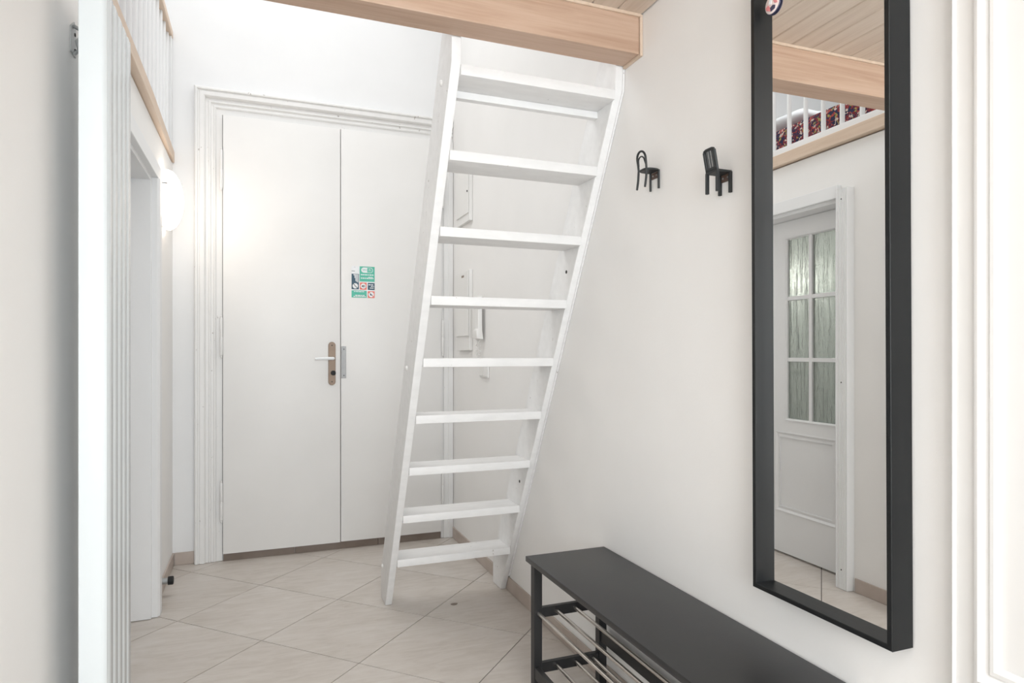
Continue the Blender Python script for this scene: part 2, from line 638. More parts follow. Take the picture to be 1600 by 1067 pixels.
# handle set on the left leaf
pl = []
for k in range(17):
    a = math.pi * k / 16
    pl.append((0.407 + 0.0215 * math.cos(a), 1.245 + 0.0215 * math.sin(a)))
for k in range(17):
    a = math.pi + math.pi * k / 16
    pl.append((0.407 + 0.0215 * math.cos(a), 1.025 + 0.0215 * math.sin(a)))
plate = obj('handle_plate', B().prism(pl, 0, 0.006, lambda u, v_, a: (u, 4.064 - a, v_)).bevel(0.0015, 1), 'bronze', leafL, 40)
plate['label'] = 'brown rounded handle plate'
o = obj('lever', B().tube([(0.412, 4.060, 1.166), (0.412, 4.030, 1.166), (0.408, 4.019, 1.166), (0.398, 4.014, 1.166), (0.36, 4.013, 1.166), (0.306, 4.014, 1.164)],
                          [0.009, 0.009, 0.0095, 0.0095, 0.009, 0.008], 12), 'white', leafL, 40)
o['label'] = 'white door lever'
o = obj('lock_knob', B().lathe([(0.008, 0), (0.008, 0.014), (0.013, 0.016), (0.0145, 0.022), (0.0145, 0.034), (0.012, 0.037), (0, 0.0375)],
                               lambda a, c_, h: (0.412 + a, 4.058 - h, 1.079 + c_), 20), 'rubber', leafL, 40)
o['label'] = 'black turning knob'
for zz in (1.245, 1.025):
    obj('screw', B().lathe([(0.004, 0), (0.004, 0.0012), (0, 0.0014)], lambda a, c_, h: (0.407 + a, 4.058 - h, zz + c_), 10), 'dark', leafL)
# strike plate on the right leaf
o = obj('strike_plate', B().box(0.4625, 0.491, 4.0625, 4.0658, 1.045, 1.240).bevel(0.0008, 1), 'zinc', leafR)
o['label'] = 'grey metal strike plate'
for zz in (1.062, 1.222):
    obj('screw', B().lathe([(0.0035, 0), (0.0035, 0.001), (0, 0.0012)], lambda a, c_, h: (0.478 + a, 4.0625 - h, zz + c_), 10), 'dark', leafR)
# knuckle hinges with finials
hp = [(0, -0.122), (0.004, -0.120), (0.0055, -0.116), (0.003, -0.112), (0.006, -0.109), (0.007, -0.105), (0.0072, -0.004), (0.0060, -0.001),
      (0.0060, 0.001), (0.0082, 0.003), (0.0082, 0.102), (0.0065, 0.106), (0.0040, 0.110), (0.0065, 0.115), (0.0045, 0.120), (0, 0.122)]
hm = None
for hx, zs in ((-0.2055, (2.25, 1.292, 0.348)), (1.0985, (2.25, 1.300, 0.348))):
    for zz in zs:
        if hm is None:
            o = obj('hinge', B().lathe([(r_, -h_) for r_, h_ in hp][::-1], lambda a, c_, h: (hx + a, 4.058 + c_, zz + h), 12).box(hx + 0.002, hx + 0.006, 4.060, 4.066, zz - 0.1, zz - 0.005), 'casing', d1, 40, loc=(hx, 4.058, zz))
            hm = o.data
        else:
            o = bpy.data.objects.new('hinge', hm)
            COL.objects.link(o)
            o.parent = d1
            o.location = Vector((hx, 4.058, zz)) - wloc(d1)
# stone threshold below the leaves
th = empty('trim_2', (0.45, YB, 0))
tag(th, 'brown stone threshold strip below the entrance door', 'threshold', kind='structure')
for a, c_ in ((-0.196, 0.196), (0.197, 0.69), (0.691, 1.092)):
    obj('threshold_stone', B().box(a, c_ - 0.002, 4.085, YB - 0.001, 0.0, 0.044), 'thresh', th)

# ------------------------------------------------------------------ door_2: glazed door in the left wall
d2 = empty('door_2', (-0.57, 2.91, 0))
tag(d2, 'white interior door with rippled glass panes and fluted casing', 'door', kind='structure')
XD = -0.565   # hall face of the leaf
# jamb lining
b_ = B().box(XW, XL + 0.004, DY1 - 0.022, DY1, 0.002, DZ).box(XW, XL + 0.004, DY0, DY0 + 0.022, 0.002, DZ).box(XW, XL + 0.004, DY0 + 0.022, DY1 - 0.022, DZ - 0.022, DZ)
obj('jamb', b_.bevel(0.002, 1), 'trim_white', d2)
obj('jamb_stop', B().box(XD - 0.06, XD - 0.002, 3.190, DY1 - 0.022, 0.002, DZ - 0.022), 'trim_white', d2)
obj('jamb_stop', B().box(XD + 0.003, XD + 0.02, DY1 - 0.034, DY1 - 0.022, 0.002, DZ - 0.022), 'trim_white', d2)
# casings: fluted near side, flat far side and head
n_f = 7
fp = [(0, 0)]
cw = 0.078
for k in range(n_f):
    u0 = 0.006 + k * (cw - 0.012) / n_f
    u1 = 0.006 + (k + 1) * (cw - 0.012) / n_f
    fp += [(u0, 0.036), (u0 + 0.0015, 0.039), (u1 - 0.0025, 0.039), (u1 - 0.0012, 0.036)]
fp += [(cw - 0.004, 0.040), (cw, 0.038), (cw, 0)]
mpl = lambda u, v_, h: (XL + h, u, v_)
obj('fluted_casing', B().prism(fp, 0.002, 2.035, lambda u, v_, a: (XL + v_, 2.460 + u, a)), 'trim_white', d2)
for zz in (0.10, 1.05, 1.98):
    obj('screw', B().lathe([(0.0035, 0), (0.0035, 0.001), (0, 0.0011)], lambda a, c_, h: (XL + 0.0392 + h, 2.502 + a, zz + c_), 10), 'dark', d2)
obj('head_casing', B().box(XL, XL + 0.030, 2.539, DY1 + 0.085, DZ - 0.005, 2.062).bevel(0.003, 2), 'trim_white', d2)
obj('side_casing', B().prism([(DY1 - 0.004, 0), (DY1 - 0.004, 0.026), (DY1 + 0.010, 0.036), (DY1 + 0.07, 0.036), (DY1 + 0.083, 0.026), (DY1 + 0.083, 0)],
                             0.002, DZ - 0.006, lambda u, v_, a: (XL + v_, u, a)), 'trim_white', d2)
# leaf: stiles, rails, muntins, panes
LY0, LY1, LZ0, LZ1 = 2.569, 3.188, 0.012, 1.976
PY1 = 3.125
GY0, GY1, GZ0, GZ1 = 2.667, 3.045, 0.800, 1.880
lf = obj('door_leaf', B().box(XD - 0.04, XD, LY0, GY0, LZ0, LZ1).box(XD - 0.04, XD, GY1, LY1, 0.732, LZ1).box(XD - 0.04, XD, PY1, LY1, LZ0, 0.732)
         .box(XD - 0.04, XD, GY0, GY1, GZ1, LZ1).box(XD - 0.04, XD, GY0, GY1, 0.732, GZ0)
         .box(XD - 0.04, XD, GY0, PY1, LZ0, 0.252).box(XD - 0.035, XD - 0.010, GY0, PY1, 0.25, 0.734), 'trim_white', d2)
obj('panel_moulding', B().sweep([(GY0, 0.252), (GY0, 0.732), (PY1, 0.732), (PY1, 0.252)],
                                [(0, -0.012), (0, 0.003), (0.006, 0.004), (0.018, -0.007), (0.028, -0.003), (0.034, -0.002), (0.034, -0.012)],
                                lambda u, v_, h: (XD + h, u, v_), True), 'trim_white', lf)
ym = (GY0 + GY1) / 2
zr = [GZ0, 1.160, 1.520, GZ1]
b_ = B().box(XD - 0.030, XD - 0.004, ym - 0.011, ym + 0.011, GZ0, GZ1)
for zz in zr[1:3]:
    b_.box(XD - 0.029, XD - 0.005, GY0, GY1, zz - 0.011, zz + 0.011)
obj('muntin', b_, 'trim_white', lf)
obj('glazing_bead', B().sweep([(GY0, GZ0), (GY0, GZ1), (GY1, GZ1), (GY1, GZ0)],
                              [(0, -0.016), (0, 0.005), (0.005, 0.005), (0.012, -0.006), (0.012, -0.016)],
                              lambda u, v_, h: (XD + h, u, v_), True), 'trim_white', lf)
for (ya, yb) in ((GY0 + 0.006, ym - 0.0105), (ym + 0.0105, GY1 - 0.006)):
    for k in range(3):
        za = zr[k] + (0.0112 if k else 0.006)
        zb = zr[k + 1] - (0.0112 if k < 2 else 0.006)
        obj('pane', B().box(XD - 0.021, XD - 0.016, ya, yb, za, zb), 'glass', lf)
b_ = B().tube([(XD - 0.042, 3.115, 1.08), (XD - 0.085, 3.115, 1.08), (XD - 0.09, 3.10, 1.08), (XD - 0.09, 2.98, 1.08)], 0.009, 10)
obj('lever', b_, 'greymetal', lf, 40)
obj('handle_plate', B().box(XD - 0.046, XD - 0.0405, 3.092, 3.138, 0.96, 1.16).bevel(0.001, 1), 'greymetal', lf)

# ------------------------------------------------------------------ door_3: panelled door folded back on the right wall
d3 = empty('door_3', (XR - 0.02, 0.35, 0))
tag(d3, 'white panelled door with raised mouldings beside the mirror', 'door', kind='structure')
XP = 1.148
obj('door_leaf', B().box(XP, XR - 0.006, -0.12, 0.792, 0.012, 2.26).bevel(0.004, 2), 'door', d3, 35)
mp3 = lambda u, v_, h: (XP - h, u, v_)
rp = [(0, 0), (0, 0.006), (0.003, 0.009), (0.010, 0.011), (0.017, 0.006), (0.024, 0.004), (0.029, 0.009), (0.036, 0.010), (0.043, 0.001), (0.043, 0)]
for za, zb in ((0.632, 2.10), (0.14, 0.50)):
    obj('panel_moulding', B().sweep([(-0.05, za), (-0.05, zb), (0.752, zb), (0.752, za)], rp, mp3, True), 'door', d3, 30)
obj('edge_bead', B().tube([(XP - 0.001, 0.789, 0.012), (XP - 0.001, 0.789, 2.25)], 0.004, 8), 'door', d3, 40)

# ------------------------------------------------------------------ ladder
ld = empty('loft_ladder', (0.86, 3.1, 0))
tag(ld, 'white painted wooden ladder leaning up to the loft beam', 'ladder')
SL = 0.542


def stringer(z_min):
    pts = [(3.09 - SL * z_min, z_min), (3.09 - SL * 2.105, 2.105), (1.9415, 2.30), (3.28 - SL * 2.30, 2.30), (3.28 - SL * 0.15, 0.15), (3.205, 0.11), (3.205, z_min)]
    return pts


my = lambda u, v_, a: (a, u, v_)
sl = obj('stringer', B().prism(stringer(0.001), 0.555, 0.586, my).bevel(0.003, 2), 'ladder', ld, 35)
sr = obj('stringer', B().prism(stringer(0.001), 1.138, 1.166, my).bevel(0.002, 1), 'ladder', ld, 35)
obj('stringer_packing', B().prism(stringer(0.078), 1.1662, 1.1735, my), 'ladder', ld)
for k in range(9):
    z1 = 0.252 + k * 0.2316
    yf = 3.09 - SL * z1 + 0.001
    o = obj('tread', B().box(0.5862, 1.1378, yf, yf + 0.150, z1 - 0.034, z1).bevel(0.003, 2), 'ladder', ld, 35)
    if k == 8:
        obj('support_strip', B().box(0.5862, 1.1378, yf + 0.125, yf + 0.15, z1 - 0.058, z1 - 0.0345), 'ladder', o)
for y_, z_ in ((2.602, 1.138), (3.160, 0.168), (2.066, 2.083)):
    obj('screw_cap', B().lathe([(0.0105, 0), (0.010, 0.003), (0.007, 0.006), (0, 0.007)], lambda a, c_, h: (0.555 - h, y_ + a, z_ + c_), 14), 'plastic', sl, 60)
for y_, z_ in ((2.331, 1.522), (2.83, 0.596)):
    obj('screw_hole', B().lathe([(0.007, 0), (0.007, 0.001), (0, 0.0012)], lambda a, c_, h: (1.138 - h, y_ + a, z_ + c_), 12), 'dark', sr)

# ------------------------------------------------------------------ shoe bench
BX0, BX1, BY0, BY1, BZ = 0.857, 1.166, 0.995, 2.078, 0.497
bn = empty('shoe_bench', ((BX0 + BX1) / 2, (BY0 + BY1) / 2, 0))
tag(bn, 'black shoe bench with steel rod racks below the mirror', 'bench')
obj('bench_top', B().box(BX0, BX1, BY0, BY1, BZ - 0.018, BZ).bevel(0.0025, 2), 'black_top', bn, 35)
for y_ in (BY1 - 0.045, BY0 + 0.015):
    for x_ in (BX0 + 0.014, BX1 - 0.044):
        obj('leg', B().box(x_, x_ + 0.030, y_, y_ + 0.030, 0.001, BZ - 0.0182).bevel(0.0015, 1), 'black', bn)
    for zz in (0.292, 0.102):
        obj('end_rail', B().box(BX0 + 0.0445, BX1 - 0.0445, y_ + 0.004, y_ + 0.022, zz, zz + 0.034).bevel(0.001, 1), 'black', bn)
for x_, z_ in ((0.888, 0.309), (0.957, 0.309), (1.027, 0.309), (1.096, 0.309), (0.957, 0.120), (1.030, 0.120), (1.100, 0.120)):
    obj('rod', B().tube([(x_, BY0 + 0.028, z_), (x_, BY1 - 0.034, z_)], 0.0062, 12), 'steel', bn, 40)
obj('front_rail', B().box(BX0 + 0.016, BX0 + 0.034, BY0 + 0.0455, BY1 - 0.0455, 0.088, 0.128).bevel(0.001, 1), 'black', bn)
obj('back_rail', B().box(BX1 - 0.038, BX1 - 0.020, BY0 + 0.0455, BY1 - 0.0455, 0.175, 0.215).bevel(0.001, 1), 'black', bn)

# ------------------------------------------------------------------ mirror
MROT = -0.3
MY0, MY1, MZ0, MZ1 = 0.884, 1.262, 0.632, 2.135
mr = empty('wall_mirror', (XR, (MY0 + MY1) / 2, MZ0))
tag(mr, 'tall narrow mirror in a deep black frame', 'mirror')
mr.location.x -= 0.0025
mr.location.y -= 0.003
mpm = lambda u, v_, h: (XR - 0.002 - h, u, v_)
obj('frame', B().sweep([(MY0, MZ0), (MY0, MZ1), (MY1, MZ1), (MY1, MZ0)],
                       [(0, 0), (0, 0.0540), (0.001, 0.055), (0.0105, 0.055), (0.0115, 0.054), (0.0115, 0.020), (0.004, 0.020), (0.004, 0)], mpm, True), 'black_frame', mr)
obj('mirror_glass', B().box(1.1465, 1.150, MY0 + 0.0085, MY1 - 0.0085, MZ0 + 0.0085, MZ1 - 0.0085), 'mirror', mr)
obj('back_board', B().box(1.1505, 1.168, MY0 + 0.0085, MY1 - 0.0085, MZ0 + 0.0085, MZ1 - 0.0085), 'black_frame', mr)

mr.rotation_euler = (R(MROT), 0, R(-0.7))

# round badge stuck on the glass beside the frame
bg = empty('round_badge', (1.145, 1.222, 2.035))
tag(bg, 'small round pink and navy badge stuck on the mirror', 'badge')
mbg = lambda a, c_, h: (1.146 - h, 1.222 + a, 2.035 + c_)
obj('badge_body', B().lathe([(0.0235, 0), (0.0245, 0.001), (0.0235, 0.003), (0.018, 0.0042), (0, 0.0048)], mbg, 28), 'badge_dark', bg, 60)
obj('badge_ring', B().lathe([(0.0228, 0.0028), (0.0228, 0.0034), (0.018, 0.0050), (0, 0.0054)], mbg, 28), 'cream', bg, 60)


def patch(pts, z_, hmax=0.0066):
    return B().prism(pts, 0.0040, hmax, lambda u, v_, a: mbg(u * 0.87, v_ * 0.87, a))


obj('badge_print', patch([(-0.021, -0.006), (-0.012, -0.004), (-0.004, 0.012), (-0.010, 0.018), (-0.018, 0.010)], 0), 'pink', bg)
obj('badge_print', patch([(0.004, -0.020), (0.018, -0.012), (0.020, -0.004), (0.012, 0.0), (0.006, -0.008)], 0), 'pink', bg)
obj('badge_print', patch([(-0.012, -0.018), (0.002, -0.021), (0.004, -0.010), (-0.006, -0.006), (-0.014, -0.010)], 0), 'badge_dark', bg)
obj('badge_print', patch([(0.0, -0.002), (0.010, 0.002), (0.006, 0.016), (-0.001, 0.012)], 0), 'white', bg)

# ------------------------------------------------------------------ chair shaped coat hooks
def hook_common(t, yc, ztop_seat, zbot, w_, xo, lr, square):
    """legs + mount plate; wall side legs touch the wall"""
    xs = XR - 0.005
    for s in (-1, 1):
        for x_, tip in ((xs, 0), (xo, -0.006)):
            y_ = yc + s * w_ / 2
            if square:
                obj('leg', B().box(x_ - lr, x_ + lr, y_ - lr, y_ + lr, zbot, ztop_seat - 0.002).bevel(0.0006, 1), 'hook', t)
            else:
                obj('leg', B().tube([(x_ + tip, y_, zbot), (x_ + tip * 0.3, y_, (zbot + ztop_seat) / 2), (x_, y_, ztop_seat - 0.001)], lr, 8), 'hook', t, 40)
    mpp = obj('mount_plate', B().box(XR - 0.004, XR - 0.0005, yc - w_ / 2 + 0.004, yc + w_ / 2 - 0.004, ztop_seat - 0.024, ztop_seat - 0.005), 'copper', t)
    for s in (-1, 1):
        obj('screw', B().lathe([(0.003, 0), (0.0028, 0.0012), (0, 0.0016)], lambda a, c_, h: (XR - 0.004 - h, yc + s * 0.010 + a, ztop_seat - 0.014 + c_), 10), 'zinc', mpp)


# bentwood one
yc = 1.760
h1 = empty('chair_coat_hook', (XR, yc, 1.716))
tag(h1, 'small black coat hook shaped as a bentwood chair with arched back', 'coat hook', 'chair shaped hooks on the wall')
hook_common(h1, yc, 1.778, 1.718, 0.046, 1.126, 0.0036, False)
pts = []
for k in range(28):
    a = 2 * math.pi * k / 28
    pts.append((1.150 + (0.0275 if math.cos(a) < 0 else 0.030) * math.copysign(abs(math.cos(a)) ** 0.75, math.cos(a)), yc + 0.0265 * math.copysign(abs(math.sin(a)) ** 0.7, math.sin(a))))
pts = [(min(x_, XR - 0.003), y_) for x_, y_ in pts]
obj('seat', B().prism(pts, 1.774, 1.780, XYZ).bevel(0.001, 1), 'hook', h1, 40)
arch = [(1.126, yc - 0.022, 1.776), (1.124, yc - 0.0225, 1.795)]
for k in range(13):
    a = math.pi * k / 12
    arch.append((1.1215 - 0.004 * math.sin(a), yc - 0.0235 * math.cos(a), 1.812 + 0.022 * math.sin(a)))
arch += [(1.124, yc + 0.0225, 1.795), (1.126, yc + 0.022, 1.776)]
obj('backrest', B().tube(arch, 0.0035, 8), 'hook', h1, 40)
arch = [(1.1245, yc - 0.0195, 1.792)]
for k in range(11):
    a = math.pi * k / 10
    arch.append((1.122 - 0.003 * math.sin(a), yc - 0.017 * math.cos(a), 1.803 + 0.015 * math.sin(a)))
arch += [(1.1245, yc + 0.0195, 1.792)]
obj('inner_hoop', B().tube(arch, 0.0023, 8), 'hook', h1, 40)

# slatted one
yc = 1.424
h2 = empty('chair_coat_hook', (XR, yc, 1.626))
tag(h2, 'small black coat hook shaped as a slatted back chair beside the mirror', 'coat hook', 'chair shaped hooks on the wall')
hook_common(h2, yc, 1.686, 1.628, 0.042, 1.128, 0.0040, True)
obj('seat', B().box(1.124, XR - 0.002, yc - 0.024, yc + 0.024, 1.681, 1.687).bevel(0.001, 1), 'hook', h2)
lean = lambda z_: 1.128 - (z_ - 1.685) * 0.20
for s in (-1, 1):
    y_ = yc + s * 0.0205
    obj('back_post', B().tube([(lean(1.68), y_, 1.68), (lean(1.738), y_, 1.738)], 0.0042, 8), 'hook', h2, 40)
for s in (-0.010, 0.0, 0.010):
    obj('slat', B().tube([(lean(1.694), yc + s, 1.694), (lean(1.738), yc + s, 1.738)], 0.0028, 6), 'hook', h2)
obj('top_rail', B().tube([(lean(1.734), yc - 0.0205, 1.734), (lean(1.7405), yc - 0.0175, 1.7405), (lean(1.742), yc - 0.012, 1.742), (lean(1.742), yc + 0.012, 1.742), (lean(1.7405), yc + 0.0175, 1.7405), (lean(1.734), yc + 0.0205, 1.734)], 0.0042, 8), 'hook', h2, 40)
obj('lower_rail', B().tube([(lean(1.691), yc - 0.0205, 1.691), (lean(1.691), yc + 0.0205, 1.691)], 0.0055, 8), 'hook', h2, 40)

# ------------------------------------------------------------------ wall lamp
LYc, LZc = 3.70, 1.975
lm = empty('wall_lamp', (XL, LYc, LZc))
tag(lm, 'glowing round opal glass lamp on the wall by the entrance', 'lamp')
ml = lambda a, c_, h: (XL + h, LYc + a, LZc + c_)
obj('lamp_base', B().lathe([(0.135, 0.0), (0.140, 0.004), (0.140, 0.016), (0.13, 0.02), (0, 0.02)], ml, 40), 'trim_white', lm, 40)
sh = [(0.150, 0.0205)] + [(0.150 * math.cos(R(a)), 0.026 + 0.070 * math.sin(R(a))) for a in range(0, 90, 9)] + [(0, 0.096)]
obj('lamp_shade', B().lathe(sh, ml, 48), 'lamp', lm, 60)
for ang in (-80, 40, 160):
    ca_, sa_ = math.cos(R(ang)), math.sin(R(ang))
    obj('clip', B().box(XL + 0.014, XL + 0.040, LYc + 0.151 * ca_ - 0.006, LYc + 0.151 * ca_ + 0.006, LZc + 0.151 * sa_ - 0.004, LZc + 0.151 * sa_ + 0.004), 'zinc', lm)

# ceiling spot under the loft, over the photographer
cl_ = empty('ceiling_lamp', (0.25, -0.25, ZP))
tag(cl_, 'flat round ceiling lamp below the loft planks', 'lamp')
mcl = lambda a, c_, h: (0.25 + a, -0.25 + c_, ZP - h)
obj('lamp_base', B().lathe([(0.15, 0.001), (0.155, 0.006), (0.155, 0.02), (0, 0.021)], mcl, 32), 'trim_white', cl_, 40)
obj('lamp_shade', B().lathe([(0.148, 0.0215), (0.146, 0.04), (0.12, 0.052), (0, 0.058)], mcl, 32), 'lamp2', cl_, 60)

# ------------------------------------------------------------------ folded glossy door stack by the left wall
fd = empty('folding_door', (-0.37, 1.95, 0))
tag(fd, 'tall glossy white fluted folding door pushed together by the wall', 'folding door')
FT = 2.072
obj('end_post', B().prism([(-0.400, 1.812), (-0.400, 1.800), (-0.352, 1.800), (-0.342, 1.806), (-0.342, 1.812)], 0.002, FT, XYZ).bevel(0.0008, 1), 'gloss', fd, 35)
sm = None
fw = 0.0578
for k in range(5):
    y0 = 1.8135 + k * (fw + 0.0008)
    pr = [(-0.396, y0), (-0.3455, y0), (-0.3425, y0 + 0.003), (-0.3400, y0 + 0.010), (-0.3405, y0 + fw - 0.006), (-0.3455, y0 + fw), (-0.396, y0 + fw)]
    if sm is None:
        o = obj('slat', B().prism(pr, 0.002, FT, XYZ), 'gloss', fd, 50, loc=(-0.37, y0, 0))
        sm = o.data
    else:
        o = bpy.data.objects.new('slat', sm)
        COL.objects.link(o)
        o.parent = fd
        o.location = Vector((-0.37, y0, 0)) - wloc(fd)

# metal catch on the wall behind it
ct = empty('door_catch', (XL, 2.01, 2.02))
tag(ct, 'small grey metal catch screwed to the wall behind the folding door', 'catch')
obj('catch_plate', B().prism([(1.985, 1.985), (2.035, 1.985), (2.035, 2.06), (2.02, 2.075), (1.985, 2.05)], 0, 0.003, lambda u, v_, a: (XL + a, u, v_)), 'greymetal', ct)
obj('catch_hook', B().tube([(XL + 0.004, 2.01, 2.06), (XL + 0.02, 2.008, 2.05), (XL + 0.024, 2.0, 2.03), (XL + 0.014, 1.995, 2.015), (XL + 0.018, 2.0, 1.995), (XL + 0.006, 2.005, 1.985)], 0.005, 8), 'greymetal', ct, 40)
for zz in (2.042, 2.0):
    obj('screw', B().lathe([(0.005, 0), (0.004, 0.002), (0, 0.0025)], lambda a, c_, h: (XL + 0.003 + h, 2.022 + a, zz + c_), 10), 'dark', ct)

# ------------------------------------------------------------------ gallery railing
gr = empty('gallery_railing', (-0.50, 3.0, ZG))
tag(gr, 'white baluster railing along the gallery above the glazed door', 'railing')
RX = -0.482
obj('bottom_rail', B().box(RX - 0.022, RX + 0.022, 1.95, YB - 0.002, ZG + 0.0005, ZG + 0.045).bevel(0.003, 2), 'trim_white', gr)
obj('handrail', B().box(RX - 0.025, RX + 0.025, 1.95, YB - 0.002, 2.97, 3.015).bevel(0.006, 2), 'trimwood', gr)
obj('post', B().box(RX - 0.022, RX + 0.022, 4.06, YB - 0.003, ZG + 0.046, 2.969).bevel(0.002, 1), 'trim_white', gr)
bal = None
for k in range(17):
    y_ = 2.06 + k * 0.1232
    if bal is None:
        o = obj('baluster', B().tube([(RX, y_, ZG + 0.0452), (RX, y_, 2.9695)], 0.0125, 12), 'trim_white', gr, 40, loc=(RX, y_, ZG))
        bal = o.data
    else:
        o = bpy.data.objects.new('baluster', bal)
        COL.objects.link(o)
        o.parent = gr
        o.location = Vector((RX, y_, ZG)) - wloc(gr)

# folded patterned carpet lying on the gallery floor and a pillow
pr = [(-1.15, ZG + 0.001), (-0.660, ZG + 0.001), (-0.632, ZG + 0.008), (-0.622, ZG + 0.030), (-0.618, ZG + 0.110), (-0.624, ZG + 0.200),
      (-0.634, ZG + 0.232), (-0.660, ZG + 0.245), (-1.15, ZG + 0.248)]
b_ = B().prism(pr, 1.98, 3.36, lambda u, v_, a: (u, a, v_))
o = obj('folded_carpet', b_, 'rug', smooth=50, loc=(-0.88, 2.67, ZG))
tag(o, 'folded dark red patterned carpet behind the gallery balusters', 'carpet')
bmp = B()
bmesh.ops.create_uvsphere(bmp.bm, u_segments=28, v_segments=16, radius=1)
for v_ in bmp.bm.verts:
    c_ = v_.co
    sx = math.copysign(abs(c_.x) ** 0.6, c_.x)
    sy = math.copysign(abs(c_.y) ** 0.6, c_.y)
    zz = c_.z * (1 - 0.35 * max(abs(sx), abs(sy)) ** 3) + 0.06 * math.sin(7 * sx + 3 * sy)
    v_.co = Vector((-0.86 + 0.19 * sx, 3.20 + 0.15 * sy, ZG + 0.312 + 0.062 * zz))
o = obj('pillow', bmp, 'fabric', smooth=80, loc=(-0.86, 3.20, ZG + 0.248))
tag(o, 'white crumpled pillow lying on the folded carpet', 'pillow')

# ------------------------------------------------------------------ things on the right wall behind the ladder
def wall_box(name, label, cat, y0, y1, z0, z1, dep, door_gap=True):
    e = empty(name, (XR, (y0 + y1) / 2, z0))
    tag(e, label, cat)
    obj('box_body', B().box(XR - dep, XR - 0.0005, y0, y1, z0, z1).bevel(0.003, 2), 'plastic', e)
    return e


fb = wall_box('fuse_box', 'flat white fuse box with a small printed mark', 'fuse box', 3.665, 3.925, 1.215, 1.695, 0.022)
obj('fuse_lid', B().box(XR - 0.029, XR - 0.0225, 3.672, 3.918, 1.30, 1.685).bevel(0.002, 1), 'plastic', fb)
obj('lid_mark', B().box(XR - 0.0296, XR - 0.0288, 3.75, 3.80, 1.655, 1.668), 'bronze', fb)
fb2 = wall_box('meter_cabinet', 'white meter cabinet high on the wall above the fuse box', 'cabinet', 3.665, 3.925, 1.985, 2.36, 0.022)
obj('cabinet_lid', B().box(XR - 0.028, XR - 0.0225, 3.672, 3.918, 2.03, 2.35).bevel(0.002, 1), 'plastic', fb2)
obj('lid_lock', B().lathe([(0.006, 0), (0.006, 0.003), (0, 0.0035)], lambda a, c_, h: (XR - 0.028 - h, 3.685 + a, 2.16 + c_), 12), 'dark', fb2)

ic = empty('intercom_phone', (XR, 3.50, 1.27))
tag(ic, 'white intercom handset with coiled cord behind the ladder', 'intercom')
obj('phone_base', B().box(XR - 0.030, XR - 0.0005, 3.505, 3.585, 1.285, 1.505).bevel(0.006, 2), 'plastic', ic)
hs = [(1.275, 0.010), (1.28, 0.048), (1.325, 0.052), (1.335, 0.042), (1.455, 0.042), (1.465, 0.054), (1.515, 0.050), (1.520, 0.012), (1.47, 0.018), (1.33, 0.018)]
obj('handset', B().prism(hs, 3.436, 3.492, lambda u, v_, a: (XR - 0.001 - v_, a, u)).bevel(0.003, 2), 'plastic', ic, 40)
cp = []
for k in range(161):
    t = k / 160
    a = t * 2 * math.pi * 11
    cy = 3.465 + 0.07 * t
    cz = 1.272 - 0.22 * t * (1 - t) * 2.1 + 0.03 * t
    cp.append((XR - 0.022 + 0.007 * math.cos(a), cy, cz + 0.007 * math.sin(a)))
obj('coiled_cord', B().tube(cp, 0.0022, 6), 'plastic', ic, 60)

sw = empty('light_switch', (XR, 3.44, 1.06))
tag(sw, 'white double light switch low on the wall under the intercom', 'switch')
obj('switch_frame', B().box(XR - 0.010, XR - 0.0005, 3.368, 3.512, 1.062, 1.145).bevel(0.003, 2), 'plastic', sw)
for a in (3.376, 3.442):
    obj('rocker', B().box(XR - 0.014, XR - 0.0102, a, a + 0.060, 1.070, 1.137).bevel(0.002, 1), 'plastic', sw)

# ------------------------------------------------------------------ house rules sticker on the right leaf
SX0, SX1, SZ0, SZ1 = 0.524, 0.664, 1.540, 1.733
st = empty('notice_sticker', (0.594, 4.0655, SZ0))
tag(st, 'green, navy and red notice sticker on the door', 'sticker')
YS = 4.0655
sw_, sh_ = SX1 - SX0, SZ1 - SZ0


def flat(name, mat, u0, u1, v0, v1, lift=0.0006, parent=st):
    return obj(name, B().box(SX0 + u0 * sw_, SX0 + u1 * sw_, YS - lift, YS - 0.0001, SZ0 + v0 * sh_, SZ0 + v1 * sh_), mat, parent)


def shape(name, mat, pts, lift, parent=st):
    return obj(name, B().prism([(SX0 + u * sw_, SZ0 + v_ * sh_) for u, v_ in pts], YS - lift, YS - 0.0002, lambda u, v_, a: (u, a, v_)), mat, parent)


def disc(u, v_, r_, n=24, asp=None):
    asp = sw_ / sh_
    return [(u + r_ * math.cos(2 * math.pi * k / n), v_ + r_ * asp * math.sin(2 * math.pi * k / n)) for k in range(n)]


flat('sticker_sheet', 'white', 0, 1, 0, 1, 0.0004)
flat('green_field', 'teal', 0.345, 1.0, 0.515, 1.0)
flat('navy_field', 'navy', 0.0, 0.315, 0.26, 0.755)
flat('red_field', 'coral', 0.355, 0.655, 0.255, 0.485)
flat('navy_field', 'navy', 0.70, 1.0, 0.255, 0.48)
flat('green_field', 'teal', 0.0, 0.655, 0.0, 0.225)
flat('red_field', 'coral', 0.70, 1.0, 0.0, 0.215)
